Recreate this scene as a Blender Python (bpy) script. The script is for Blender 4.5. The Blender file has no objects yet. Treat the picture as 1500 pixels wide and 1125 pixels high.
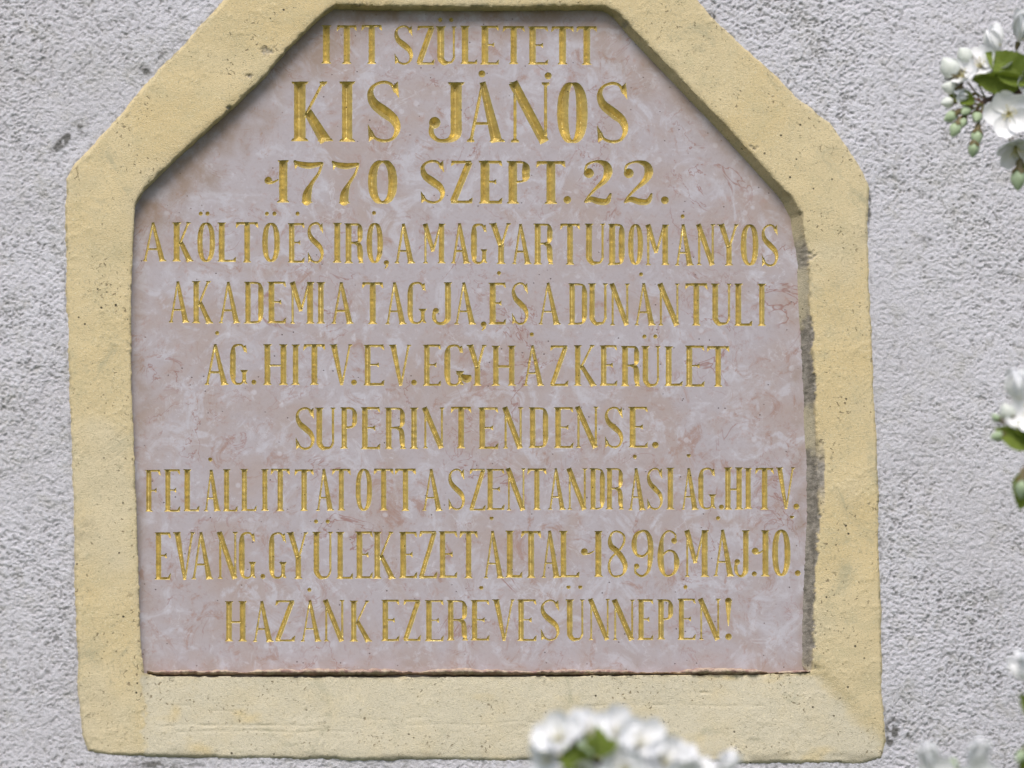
import bpy, math, random
import numpy as np
from mathutils import Vector, Matrix, geometry

random.seed(7)
SC = bpy.context.scene
COL = SC.collection
R = math.radians

# ------------------------------------------------------------------ camera
PXM = 0.0005                    # metres on the wall per photograph pixel
TARGET = Vector((0, 0, 2.25))
AZ, EL, DIST, ROLL = R(10.0), R(9.0), 4.0, R(1.33)
d = Vector((math.sin(AZ)*math.cos(EL), math.cos(AZ)*math.cos(EL), math.sin(EL)))   # view direction
CAM = TARGET - d*DIST
LENS = 36*DIST/(1500*PXM)
cam_data = bpy.data.cameras.new('camera')
cam = bpy.data.objects.new('camera', cam_data)
COL.objects.link(cam)
rot = d.to_track_quat('-Z', 'Y').to_matrix() @ Matrix.Rotation(-ROLL, 3, 'Z')
cam.matrix_world = Matrix.Translation(CAM) @ rot.to_4x4()
cam_data.lens = LENS
cam_data.sensor_width = 36
cam_data.clip_start = 0.05
cam_data.clip_end = 3000
cam_data.dof.use_dof = True
cam_data.dof.focus_distance = DIST
cam_data.dof.aperture_fstop = 7.5
SC.camera = cam
RM = np.array(rot)
CP = np.array(CAM)
FPX = LENS/36*1500

def P(px, py, y):
    """world points where the rays through photo pixels meet the plane at depth y"""
    px = np.asarray(px, float); py = np.asarray(py, float)
    v = np.stack([(px-750)/FPX, -(py-562.5)/FPX, -np.ones_like(px)], -1) @ RM.T
    k = (y - CP[1]) / v[..., 1]
    return CP + v*k[..., None]

def PV(px, py, y):
    return Vector(P(np.array(px), np.array(py), y))

# ------------------------------------------------------------------ sky and sun (soft overcast spring light)
SUN_EL, SUN_AZ = R(50), R(-12)          # azimuth from the wall normal, to the left
w = bpy.data.worlds.new('World'); SC.world = w
w.use_nodes = True
nt = w.node_tree
sky = nt.nodes.new('ShaderNodeTexSky')
sky.sky_type = 'NISHITA'; sky.sun_disc = False
sky.sun_elevation = SUN_EL
sky.sun_rotation = math.pi - SUN_AZ
sky.dust_density = 2.5; sky.ozone_density = 1.2
bg = nt.nodes['Background']
bg.inputs['Strength'].default_value = 0.10
nt.links.new(sky.outputs[0], bg.inputs['Color'])
sd = bpy.data.lights.new('sun', 'SUN'); sd.energy = 2.0; sd.angle = R(26); sd.color = (1.0, 0.95, 0.88)
sun = bpy.data.objects.new('sun', sd); COL.objects.link(sun)
sv = Vector((math.sin(SUN_AZ)*math.cos(SUN_EL), -math.cos(SUN_AZ)*math.cos(SUN_EL), math.sin(SUN_EL)))
sun.rotation_euler = (-sv).to_track_quat('-Z', 'Y').to_euler()
sun.location = (0, -3, 6)
SC.view_settings.view_transform = 'Standard'
SC.view_settings.look = 'None'
SC.view_settings.gamma = 1
SC.view_settings.use_curve_mapping = False
SC.view_settings.exposure = 0.44

# ------------------------------------------------------------------ helpers
def tag(o, label=None, cat=None, group=None, kind=None):
    if label: o['label'] = label
    if cat: o['category'] = cat
    if group: o['group'] = group
    if kind: o['kind'] = kind
    return o

def mesh_np(name, verts, faces, mat, smooth=True):
    me = bpy.data.meshes.new(name)
    verts = np.asarray(verts, np.float32)
    faces = np.asarray(faces, np.int32)
    k = faces.shape[1]
    me.vertices.add(len(verts)); me.vertices.foreach_set('co', verts.ravel())
    me.loops.add(faces.size); me.loops.foreach_set('vertex_index', faces.ravel())
    me.polygons.add(len(faces))
    me.polygons.foreach_set('loop_start', np.arange(0, faces.size, k, dtype=np.int32))
    me.update(calc_edges=True)
    me.polygons.foreach_set('use_smooth', np.full(len(faces), smooth))
    if mat: me.materials.append(mat)
    me.validate()
    return me

def link(name, me, parent=None, mw=None):
    o = bpy.data.objects.new(name, me)
    COL.objects.link(o)
    if parent is not None: o.parent = parent
    if mw is not None: o.matrix_basis = mw
    return o

def attr(me, name, values):
    a = me.attributes.new(name, 'FLOAT', 'POINT')
    a.data.foreach_set('value', np.asarray(values, np.float32))

def empty(name, loc):
    o = bpy.data.objects.new(name, None); COL.objects.link(o); o.location = loc
    o.empty_display_size = 0.02
    return o

def vnoise(x, y, seed=0):
    """smooth value noise, about -1..1"""
    xi = np.floor(x).astype(np.int64); yi = np.floor(y).astype(np.int64)
    fx = x-xi; fy = y-yi
    fx = fx*fx*fx*(fx*(fx*6-15)+10); fy = fy*fy*fy*(fy*(fy*6-15)+10)
    def h(a, b):
        n = (a*374761393 + b*668265263 + seed*974634777) & 0xffffffff
        n = ((n ^ (n >> 13))*1274126177) & 0xffffffff
        n = ((n ^ (n >> 16))*2246822519) & 0xffffffff
        return ((n ^ (n >> 15)) & 0xffff)/32767.5-1
    return ((h(xi, yi)*(1-fx)+h(xi+1, yi)*fx)*(1-fy) + (h(xi, yi+1)*(1-fx)+h(xi+1, yi+1)*fx)*fy)

def fbm(x, y, oct=4, seed=0, gain=0.5):
    s = 0; a = 1; t = 0
    for o in range(oct):
        s = s+a*vnoise(x*2**o+17.3*o, y*2**o-9.1*o, seed+o); t += a; a *= gain
    return s/t

def poly_sd(px, py, pts):
    """signed distance to a polygon, positive inside"""
    pts = np.asarray(pts, float); n = len(pts)
    best = np.full(px.shape, 1e18); ins = np.zeros(px.shape, bool)
    for i in range(n):
        ax, ay = pts[i]; bx, by = pts[(i+1) % n]
        ex, ey = bx-ax, by-ay
        wx, wy = px-ax, py-ay
        t = np.clip((wx*ex+wy*ey)/(ex*ex+ey*ey), 0, 1)
        dd = (wx-t*ex)**2+(wy-t*ey)**2
        best = np.minimum(best, dd)
        c = ((ay > py) != (by > py))
        with np.errstate(divide='ignore', invalid='ignore'):
            xx = ax+(py-ay)*ex/(ey if ey != 0 else 1e-9)
        ins ^= c & (px < xx)
    return np.where(ins, 1, -1)*np.sqrt(best)

def sstep(a, b, x):
    t = np.clip((x-a)/(b-a), 0, 1)
    return t*t*(3-2*t)

# ------------------------------------------------------------------ materials
class M:
    def __init__(s, name):
        s.m = bpy.data.materials.new(name); s.m.use_nodes = True
        s.t = s.m.node_tree; s.b = s.t.nodes['Principled BSDF']
        s.out = s.t.nodes['Material Output']
        s.co = s.n('ShaderNodeTexCoord').outputs['Object']
    def n(s, kind, **kw):
        x = s.t.nodes.new(kind)
        for k, v in kw.items(): setattr(x, k, v)
        return x
    def set(s, sock, v):
        if hasattr(v, 'links') or isinstance(v, bpy.types.NodeSocket): s.t.links.new(v, sock)
        else: sock.default_value = v
    def noise(s, scale, detail=3, rough=0.5, dist=0.0, vec=None, off=0.0):
        x = s.n('ShaderNodeTexNoise'); x.inputs['Scale'].default_value = scale
        x.inputs['Detail'].default_value = detail; x.inputs['Roughness'].default_value = rough
        x.inputs['Distortion'].default_value = dist
        v = vec or s.co
        if off:
            mp = s.n('ShaderNodeMapping'); mp.inputs['Location'].default_value = (off, off*1.7, -off)
            s.t.links.new(v, mp.inputs['Vector']); v = mp.outputs[0]
        s.t.links.new(v, x.inputs['Vector']); return x.outputs['Fac']
    def voro(s, scale, feature='F1'):
        x = s.n('ShaderNodeTexVoronoi', feature=feature); x.inputs['Scale'].default_value = scale
        s.t.links.new(s.co, x.inputs['Vector']); return x.outputs['Distance']
    def ramp(s, fac, a, b, lo=0.0, hi=1.0):
        x = s.n('ShaderNodeMapRange', interpolation_type='SMOOTHSTEP')
        x.inputs['From Min'].default_value = a; x.inputs['From Max'].default_value = b
        x.inputs['To Min'].default_value = lo; x.inputs['To Max'].default_value = hi
        s.t.links.new(fac, x.inputs['Value']); return x.outputs['Result']
    def mix(s, fac, a, b, mode='MIX'):
        x = s.n('ShaderNodeMix', data_type='RGBA', blend_type=mode)
        s.set(x.inputs[0], fac)
        s.set(x.inputs[6], (*a, 1) if isinstance(a, tuple) else a)
        s.set(x.inputs[7], (*b, 1) if isinstance(b, tuple) else b)
        return x.outputs[2]
    def math(s, op, a, b=0.0):
        x = s.n('ShaderNodeMath', operation=op); s.set(x.inputs[0], a); s.set(x.inputs[1], b); return x.outputs[0]
    def attr(s, name):
        return s.n('ShaderNodeAttribute', attribute_name=name).outputs['Fac']
    def bump(s, h, dist, strength=1.0, prev=None):
        x = s.n('ShaderNodeBump'); x.inputs['Distance'].default_value = dist; x.inputs['Strength'].default_value = strength
        s.t.links.new(h, x.inputs['Height'])
        if prev: s.t.links.new(prev, x.inputs['Normal'])
        return x.outputs[0]
    def fin(s, color=None, rough=0.6, normal=None, metal=None, spec=None):
        if color is not None: s.set(s.b.inputs['Base Color'], (*color, 1) if isinstance(color, tuple) else color)
        s.set(s.b.inputs['Roughness'], rough)
        if normal: s.t.links.new(normal, s.b.inputs['Normal'])
        if metal is not None: s.set(s.b.inputs['Metallic'], metal)
        if spec is not None: s.b.inputs['Specular IOR Level'].default_value = spec
        return s.m

def mat_wall():
    m = M('roughcast_plaster')
    big = m.noise(5, 3); med = m.noise(60, 4, 0.6); fine = m.noise(900, 3, 0.6)
    c = m.mix(m.ramp(big, 0.3, 0.7), (0.50, 0.485, 0.52), (0.57, 0.56, 0.61))
    c = m.mix(m.ramp(med, 0.50, 0.70, 0, 0.45), c, (0.40, 0.385, 0.35))
    c = m.mix(m.ramp(m.noise(13, 5, 0.7, 0.5, None, 44.0), 0.50, 0.72, 0, 0.35), c, (0.41, 0.40, 0.37))
    c = m.mix(m.ramp(fine, 0.50, 0.68, 0, 0.5), c, (0.74, 0.73, 0.76))
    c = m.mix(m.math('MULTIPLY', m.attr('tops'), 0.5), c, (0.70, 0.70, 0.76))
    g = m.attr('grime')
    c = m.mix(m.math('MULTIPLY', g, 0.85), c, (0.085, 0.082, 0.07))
    n = m.bump(fine, 0.0006, 0.9)
    n = m.bump(m.noise(1700, 2), 0.0005, 0.9, n)
    return m.fin(c, 0.92, n, spec=0.2)

def mat_paint():
    m = M('ochre_painted_plaster')
    big = m.noise(9, 4, 0.6, 0.5); med = m.noise(45, 5, 0.65); fine = m.noise(600, 3, 0.6)
    c = m.mix(m.ramp(big, 0.3, 0.7), (0.62, 0.49, 0.265), (0.63, 0.525, 0.325))
    c = m.mix(m.ramp(med, 0.45, 0.75, 0, 0.55), c, (0.50, 0.44, 0.27))
    pale = m.attr('pale')
    c = m.mix(m.math('MULTIPLY', pale, m.ramp(m.noise(30, 5, 0.7), 0.2, 0.6, 0.55, 1.0)), c, (0.585, 0.53, 0.405))
    c = m.mix(m.ramp(m.noise(620, 3, 0.75, 0, None, 3.1), 0.54, 0.66, 0, 0.6), c, (0.34, 0.30, 0.20))
    c = m.mix(m.ramp(m.noise(800, 2, 0.7, 0, None, 13.1), 0.56, 0.68, 0, 0.5), c, (0.74, 0.66, 0.46))
    c = m.mix(m.ramp(m.noise(22, 5, 0.75, 1.0, None, 8.0), 0.54, 0.75, 0, 0.6), c, (0.33, 0.32, 0.22))
    # pinholes
    sc_ = m.math('MULTIPLY', m.ramp(m.noise(330, 2, 0.5, 0.6, None, 71.0), 0.64, 0.70), m.ramp(m.noise(24, 3, 0.6, 0, None, 75.0), 0.46, 0.58))
    c = m.mix(m.math('MULTIPLY', sc_, 0.75), c, (0.20, 0.155, 0.09))
    pin2 = m.ramp(m.voro(210), 0.09, 0.16, 1, 0)
    pin2 = m.math('MULTIPLY', pin2, m.ramp(m.noise(28, 3, 0.6, 0, None, 55.0), 0.52, 0.60, 0, .8))
    c = m.mix(pin2, c, (0.20, 0.16, 0.09))
    pin = m.ramp(m.voro(120), 0.07, 0.13, 1, 0)
    pin = m.math('MULTIPLY', pin, m.ramp(m.noise(35, 2, 0.5, 0, None, 5.0), 0.50, 0.60))
    c = m.mix(pin, c, (0.10, 0.085, 0.055))
    mort = m.attr('mortar')
    mc = m.mix(m.ramp(m.noise(170, 4, 0.6), .35, .65), (0.20, 0.18, 0.155), (0.37, 0.335, 0.295))
    c = m.mix(mort, c, mc)
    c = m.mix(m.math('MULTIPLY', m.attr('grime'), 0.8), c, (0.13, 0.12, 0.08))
    h = m.math('SUBTRACT', m.math('SUBTRACT', m.noise(420, 4, 0.7), pin), sc_)
    n = m.bump(h, 0.00045, 0.8)
    n = m.bump(m.noise(1300, 2), 0.0005, 0.9, n)
    return m.fin(c, 0.8, n, spec=0.3)

def mat_marble():
    m = M('pink_veined_marble')
    a = m.noise(14, 6, 0.62, 0.9); b = m.noise(38, 5, 0.65, 1.4, None, 2.0)
    c = m.mix(m.ramp(a, 0.40, 0.66), (0.40, 0.36, 0.39), (0.375, 0.305, 0.295))
    c = m.mix(m.ramp(b, 0.49, 0.65, 0, 0.8), c, (0.475, 0.455, 0.505))
    c = m.mix(m.ramp(m.noise(50, 6, 0.76, 1.0, None, 6.0), 0.535, 0.69, 0, 0.8), c, (0.31, 0.19, 0.155))
    c = m.mix(m.ramp(m.noise(130, 4, 0.7, 0.5, None, 16.0), 0.56, 0.72, 0, 0.5), c, (0.36, 0.235, 0.21))
    c = m.mix(m.ramp(m.noise(110, 4, 0.7, 0.5, None, 26.0), 0.58, 0.72, 0, 0.5), c, (0.56, 0.55, 0.61))
    # veins
    def vein(scale, wd, off, gate, dist=1.2):
        v = m.math('ABSOLUTE', m.math('SUBTRACT', m.noise(scale, 5, 0.6, dist, None, off), 0.5))
        v = m.ramp(v, 0.0, wd, 1, 0)
        return m.math('MULTIPLY', v, m.ramp(m.noise(18, 3, 0.5, 0, None, off+4), gate, gate+0.12))
    c = m.mix(m.math('MULTIPLY', vein(16, 0.010, 1.0, 0.50), 0.75), c, (0.25, 0.115, 0.095))
    c = m.mix(m.math('MULTIPLY', vein(42, 0.020, 9.0, 0.54), 0.55), c, (0.27, 0.13, 0.11))
    c = m.mix(m.math('MULTIPLY', vein(24, 0.010, 14.0, 0.5, 0.6), 0.4), c, (0.56, 0.55, 0.60))
    # pale fossils and dark pits
    sp = m.math('MULTIPLY', m.ramp(m.voro(70), 0.10, 0.19, 1, 0), m.ramp(m.noise(40, 2, 0.5, 0, None, 21.0), 0.5, 0.6))
    c = m.mix(m.math('MULTIPLY', sp, 0.45), c, (0.56, 0.55, 0.61))
    pit = m.math('MULTIPLY', m.ramp(m.voro(150), 0.06, 0.11, 1, 0), m.ramp(m.noise(60, 2, 0.5, 0, None, 31.0), 0.5, 0.56))
    c = m.mix(m.math('MULTIPLY', pit, 0.8), c, (0.09, 0.06, 0.055))
    c = m.mix(m.ramp(m.noise(420, 3, 0.6), 0.5, 0.75, 0, 0.3), c, (0.30, 0.24, 0.24))
    c = m.mix(m.math('MULTIPLY', m.attr('grime'), m.ramp(m.noise(120, 4, 0.7, 0, None, 41.0), .3, .6, .6, 1.0)), c, (0.25, 0.17, 0.115))  # edge stain, with brown of the recess shade painted in
    h = m.math('SUBTRACT', m.noise(160, 4, 0.6), pit)
    n = m.bump(h, 0.0003, 0.6)
    return m.fin(c, m.ramp(m.noise(50, 3), 0.3, 0.7, 0.38, 0.58), n, spec=0.5)

def mat_gold():
    m = M('worn_gold_leaf')
    a = m.noise(170, 4, 0.7); b = m.noise(700, 3, 0.6)
    c = m.mix(m.ramp(a, 0.35, 0.7), (0.70, 0.57, 0.235), (0.51, 0.405, 0.16))
    worn = m.ramp(m.noise(300, 4, .7, 0, None, 61.), 0.58, 0.72, 0, 0.5)
    c = m.mix(worn, c, (0.30, 0.20, 0.11))
    pit = m.math('MULTIPLY', m.ramp(m.voro(160), 0.06, 0.1, 1, 0), m.ramp(m.noise(60, 2, 0.5, 0, None, 31.0), 0.52, 0.58))
    c = m.mix(pit, c, (0.07, 0.045, 0.03))
    n = m.bump(m.noise(260, 2), 0.0003, 0.4)
    return m.fin(c, m.ramp(a, 0.3, 0.7, 0.38, 0.5), n, metal=m.math('SUBTRACT', 0.72, m.math('MULTIPLY', worn, 0.8)))

def mat_simple(name, c0, c1, scale, rough=0.5, trans=0.0, bump=0.0, spec=0.5):
    m = M(name)
    f = m.noise(scale, 3, 0.6)
    c = m.mix(m.ramp(f, 0.3, 0.7), c0, c1)
    n = m.bump(m.noise(scale*3, 3), bump) if bump else None
    m.fin(c, rough, n, spec=spec)
    if trans:
        tr = m.n('ShaderNodeBsdfTranslucent'); m.t.links.new(c, tr.inputs['Color'])
        mx = m.n('ShaderNodeMixShader'); mx.inputs[0].default_value = trans
        m.t.links.new(m.b.outputs[0], mx.inputs[1]); m.t.links.new(tr.outputs[0], mx.inputs[2])
        m.t.links.new(mx.outputs[0], m.out.inputs['Surface'])
    return m.m

WALL, PAINT, MARBLE, GOLD = mat_wall(), mat_paint(), mat_marble(), mat_gold()
PETAL = mat_simple('white_petal', (0.90, 0.91, 0.92), (0.86, 0.86, 0.89), 300, 0.6, 0.12, spec=0.2)
BUDW = mat_simple('white_bud', (0.90, 0.90, 0.90), (0.76, 0.82, 0.72), 150, 0.55, 0.2)
BUDG = mat_simple('green_bud', (0.50, 0.60, 0.42), (0.36, 0.47, 0.26), 150, 0.55, 0.15)
LEAF = mat_simple('young_leaf', (0.10, 0.18, 0.015), (0.26, 0.31, 0.04), 90, 0.4, 0.3, 0.0003)
SEPAL = mat_simple('sepal', (0.12, 0.17, 0.04), (0.19, 0.075, 0.06), 200, 0.5, 0.1)
BARK = mat_simple('cherry_bark', (0.10, 0.06, 0.045), (0.05, 0.035, 0.03), 220, 0.75, 0, 0.0006)
STAMEN = mat_simple('stamen', (0.62, 0.58, 0.24), (0.46, 0.40, 0.14), 400, 0.6)
GRASS = mat_simple('lawn', (0.035, 0.06, 0.016), (0.07, 0.095, 0.03), 6, 0.9, 0, 0.01)

# ------------------------------------------------------------------ measured outlines (photo pixels, on the wall)
OUT = [(430, -112), (327, 3), (274, 60), (213, 124), (156, 192), (112, 240), (99, 262), (97, 300), (98, 420), (104, 600), (109, 750),
       (112, 900), (117, 1017), (122, 1075), (131, 1099), (160, 1104), (260, 1108), (500, 1111), (800, 1113), (1100, 1116), (1262, 1117),
       (1291, 1110), (1298, 1085), (1293, 1030), (1291, 940), (1287, 760), (1285, 650), (1281, 578), (1275, 440), (1270, 330),
       (1273, 276), (1259, 242), (1216, 180), (1170, 146), (1135, 110), (1092, 70), (1042, 26), (1020, -3), (925, -112)]
INN = [(492, 6), (470, 22), (420, 72), (386, 112), (330, 166), (262, 226), (212, 275), (198, 300), (193, 420), (193, 560), (199, 700), (204, 850),
       (207, 950), (212, 985), (232, 990), (500, 991), (800, 990), (1100, 987), (1184, 985), (1191, 981), (1192, 880), (1198, 755), (1197, 656),
       (1192, 560), (1187, 450), (1184, 380), (1174, 312), (1160, 290), (1063, 183), (957, 72), (905, 17), (888, 9), (860, 8), (700, 9), (560, 8)]
YF = -0.0018            # surround front, proud of the wall
YS = 0.0105             # marble face, set back in the recess

def world_xz(pts, y):
    a = np.asarray(pts, float); q = P(a[:, 0], a[:, 1], y)
    return q[:, [0, 2]]
OUTW = world_xz(OUT, YF); INNW = world_xz(INN, YF)

def pix_of(X, Z, y):
    """photo pixel of world points"""
    v = np.stack([X, np.full_like(X, 0)+y, Z], -1)-CP
    c = v @ RM
    return 750+FPX*c[..., 0]/-c[..., 2], 562.5-FPX*c[..., 1]/-c[..., 2]

def grid(X0, X1, Z0, Z1, step):
    xs = np.arange(X0, X1+step, step); zs = np.arange(Z0, Z1+step, step)
    return np.meshgrid(xs, zs)

def grid_mesh(name, X, Y, Z, cellmask, mat, extra={}):
    ny, nx = X.shape
    idx = np.arange(ny*nx).reshape(ny, nx)
    q = np.stack([idx[:-1, :-1], idx[:-1, 1:], idx[1:, 1:], idx[1:, :-1]], -1)[cellmask]
    used = np.unique(q); remap = np.full(ny*nx, -1); remap[used] = np.arange(len(used))
    v = np.stack([X.ravel()[used], Y.ravel()[used], Z.ravel()[used]], -1)
    me = mesh_np(name, v, remap[q], mat)
    for k, a in extra.items(): attr(me, k, a.ravel()[used])
    return me

# ------------------------------------------------------------------ ground
xs, zs = np.meshgrid(np.linspace(-1, 1, 41), np.linspace(-1, 1, 41))
gx = np.sign(xs)*np.abs(xs)**3*900; gy = np.sign(zs)*np.abs(zs)**3*900
gz = vnoise(gx*0.5, gy*0.5, 3)*0.02
link('ground', grid_mesh('ground', gx, gy, gz-0.02, np.ones((40, 40), bool), GRASS))['kind'] = 'structure'

# ------------------------------------------------------------------ plaster wall
tl = P(-110, -110, 0); br = P(1610, 1235, 0)
X0, X1, Z0, Z1 = tl[0], br[0], br[2], tl[2]
ST = 0.00066
X, Z = grid(X0, X1, Z0, Z1, ST)
X1, Z1 = X[0, -1], Z[-1, 0]
px, py = pix_of(X, Z, 0.0)
so = poly_sd(X, Z, OUTW)/PXM
u = px*0.87+py*0.5; v = -px*0.5+py*0.87
wx = fbm(px/40, py/40, 3, 90)*14
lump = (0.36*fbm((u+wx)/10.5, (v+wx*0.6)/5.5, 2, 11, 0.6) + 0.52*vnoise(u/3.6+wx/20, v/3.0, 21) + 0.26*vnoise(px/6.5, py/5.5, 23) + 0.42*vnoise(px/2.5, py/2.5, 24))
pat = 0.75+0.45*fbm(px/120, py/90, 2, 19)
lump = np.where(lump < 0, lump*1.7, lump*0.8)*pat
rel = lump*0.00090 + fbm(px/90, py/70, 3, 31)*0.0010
edge = sstep(-16, -3, so)
rel = rel*(1-0.35*edge)
fade = sstep(0, 0.02, np.minimum(np.minimum(X-X0, X1-X), np.minimum(Z-Z0, Z1-Z)))
Y = -rel*fade
def blob(cx, cy, rx, ry, ang=0.0):
    c, s = math.cos(ang), math.sin(ang)
    a = (px-cx)*c+(py-cy)*s; b = -(px-cx)*s+(py-cy)*c
    return np.exp(-((a/rx)**2+(b/ry)**2))
n1 = fbm(px/9, py/9, 3, 41)
gr = np.zeros_like(px)
for (cx, cy, rx, ry, an, k) in [(92, 208, 20, 6, -0.8, 1.0), (118, 186, 16, 10, -0.2, 0.7), (1308, 1066, 9, 12, 0, 1.4), (1303, 1085, 5, 8, 0, 1.0),
                                (1331, 1076, 3, 3, 0, 1.2), (212, 106, 10, 8, 0, 0.6), (240, 80, 7, 7, 0, 0.5), (1045, 24, 8, 5, 0.7, 1.1),
                                (1066, 50, 7, 5, 0.7, 0.7), (1190, 372, 5, 8, 0, .7), (1273, 300, 3, 30, 0, 0.8), (235, 1120, 60, 5, 0, .55), (1360, 352, 16, 7, 0.3, 0.4)]:
    gr = np.maximum(gr, np.clip(2.0*k*blob(cx, cy, rx, ry, an)*np.clip(0.7+1.8*n1, 0, 1.3)-.12, 0, 1))
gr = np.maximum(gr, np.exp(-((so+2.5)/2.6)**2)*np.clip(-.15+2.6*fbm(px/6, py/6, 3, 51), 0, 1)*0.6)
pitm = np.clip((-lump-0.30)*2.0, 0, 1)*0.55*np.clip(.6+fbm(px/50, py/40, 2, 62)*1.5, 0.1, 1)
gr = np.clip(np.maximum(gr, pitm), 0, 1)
cm = (so[:-1, :-1] < 10)
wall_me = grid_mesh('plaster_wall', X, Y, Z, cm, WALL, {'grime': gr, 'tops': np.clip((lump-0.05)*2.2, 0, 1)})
# coarse remainder of the same wall around the measured patch
wv, wf = [], []
BX0, BX1, BZ0, BZ1 = -3.2, 4.2, -0.1, 4.4
for (a, b, c, e) in [(BX0, X0, BZ0, BZ1), (X1, BX1, BZ0, BZ1), (X0, X1, BZ0, Z0), (X0, X1, Z1, BZ1)]:
    k = len(wv); wv += [(a, 0, c), (b, 0, c), (b, 0, e), (a, 0, e)]; wf.append((k, k+1, k+2, k+3))
for (a, b, c, e) in [((BX0, 0), (BX0, .4), BZ0, BZ1), ((BX1, .4), (BX1, 0), BZ0, BZ1)]:
    k = len(wv); wv += [(a[0], a[1], c), (b[0], b[1], c), (b[0], b[1], e), (a[0], a[1], e)]; wf.append((k+3, k+2, k+1, k))
k = len(wv); wv += [(BX0, 0, BZ1), (BX1, 0, BZ1), (BX1, .4, BZ1), (BX0, .4, BZ1)]; wf.append((k, k+1, k+2, k+3))
k = len(wv); wv += [(BX0, .4, BZ0), (BX1, .4, BZ0), (BX1, .4, BZ1), (BX0, .4, BZ1)]; wf.append((k+3, k+2, k+1, k))
nv = len(wall_me.vertices)
allv = np.empty(nv*3, np.float32); wall_me.vertices.foreach_get('co', allv)
fl = np.empty(len(wall_me.loops), np.int32); wall_me.loops.foreach_get('vertex_index', fl)
ga = np.empty(nv, np.float32); wall_me.attributes['grime'].data.foreach_get('value', ga)
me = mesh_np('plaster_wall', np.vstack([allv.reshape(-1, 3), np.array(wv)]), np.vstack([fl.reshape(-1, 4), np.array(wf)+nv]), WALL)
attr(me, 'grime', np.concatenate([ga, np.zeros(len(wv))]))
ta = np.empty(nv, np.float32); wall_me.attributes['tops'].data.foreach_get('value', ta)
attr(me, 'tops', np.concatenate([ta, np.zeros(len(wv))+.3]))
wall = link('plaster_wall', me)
tag(wall, 'rough pale grey roughcast plaster wall around the yellow framed plaque', 'wall')

# ------------------------------------------------------------------ painted plaster surround with its recess
lo = OUTW.min(0)-0.006; hi = OUTW.max(0)+0.006
X, Z = grid(lo[0], hi[0], lo[1], hi[1], 0.00075)
px, py = pix_of(X, Z, YF)
wob = fbm(px/22, py/22, 3, 71)
so = poly_sd(X, Z, OUTW)/PXM + wob*2.0 + fbm(px/9, py/9, 3, 72, .6)*0.9
si = -poly_sd(X, Z, INNW)/PXM
si = si + (wob*0.9 + fbm(px/7, py/7, 3, 73)*0.9)*sstep(-7, 0, si)       # positive outside the opening
RECESS = (YS-YF)+0.004
# splay of the reveal: wide on the right and the right slope, narrow elsewhere
right = sstep(1138, 1156, px)*sstep(-4, 3, (986-py)-(1191-px))
diagr = sstep(880, 930, px)*sstep(330, 280, py)
top = sstep(40, 10, py)
splay = 2.5 + 17.0*right*sstep(270, 330, py) + 8.0*diagr + 0.5*top
chip = np.clip((fbm(px/16, py/10, 4, 81)-0.05)*3, 0, 1)
tt = np.clip(-si/splay, 0, 1)
Y = np.zeros_like(X)
Y += YF + RECESS*tt**(0.8)
Y += 0.0012*np.exp(-np.clip(si, 0, 99)/3.0)*sstep(980, 970, py)
bull = sstep(4, 0, np.clip(so, 0, 4))                                     # rounded outer edge
Y += bull**1.5*0.0010
Y = np.where(so < 0, np.minimum(Y+(-so)*0.0009, 0.006), Y)
mitre = (py-984)-np.maximum(px-1192, 0)*1.15
sillg = sstep(968, 980, py)*sstep(200, 222, px)*sstep(-34, 4, mitre)
sill = sstep(968, 980, py)*sstep(203, 213, px+wob*8+fbm(px/9, py/9, 3, 170)*8)*sstep(-26, 14, mitre+wob*14+fbm(px/9, py/9, 3, 171)*10)
tilt = np.clip((1100-py)/110, 0, 1)
Y += 0.0030*tilt*sillg
jm = (si > 0).astype(float)
Y += -jm*fbm(px/80, py/80, 2, 82)*0.0010 - fbm(px/5, py/5, 2, 83, 0.6)*0.00007 - fbm(px/26, py/26, 2, 84)*0.00022 - np.clip(fbm(px/8, py/8, 3, 183)-.12, 0, 1)*0.0007*np.clip(fbm(px/90, py/90, 2, 184)*2+.3, 0, 1)
# trowel scratches on the bottom band
for (x0, x1, yy, dp) in [(225, 470, 1063, 1.0), (250, 520, 1072, .8), (840, 1130, 1034, .7), (1010, 1050, 1012, 1.3), (430, 640, 1052, .5), (560, 900, 1060, .5),
                         (300, 360, 1040, .8), (240, 290, 1036, .6)]:
    line = yy+fbm(px/70, py*0+yy, 3, 85)*5
    Y += 0.0006*dp*np.exp(-((py-line)/1.6)**2)*sstep(x0, x0+20, px)*sstep(x1, x1-20, px)*np.clip(0.6+fbm(px/12, py/30, 2, 86), 0, 1.2)
# chips along the inner and outer edges
ch = np.clip((fbm(px/13, py/13, 3, 87)-0.22)*3, 0, 1)
Y += ch*0.0009*np.exp(-(np.clip(si, 0, 99)/4)**2)*jm
mort = np.zeros_like(px)
rag = fbm(px/11, py/17, 4, 88, 0.6)
seg = np.maximum(sstep(452, 476, py+rag*20)*sstep(600, 580, py+rag*20), sstep(655, 672, py+rag*20)*sstep(990, 950, py+rag*30))
seg = np.maximum(seg, 0.8*sstep(345, 360, py+rag*16)*sstep(392, 380, py+rag*16))
rf = fbm(px/6, py/8, 4, 190, .7)
mort = np.maximum(mort, seg*sstep(2.5, 1.2, si+rag*6+rf*5)*sstep(1120, 1150, px)*sstep(.86, .74, tt+rag*.25+rf*.25))
mort = np.maximum(mort, sstep(10, 5, np.abs(px-1202)+rag*6)*np.exp(-((py-694)/34)**2)*1.2*(px < 1208))
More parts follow.
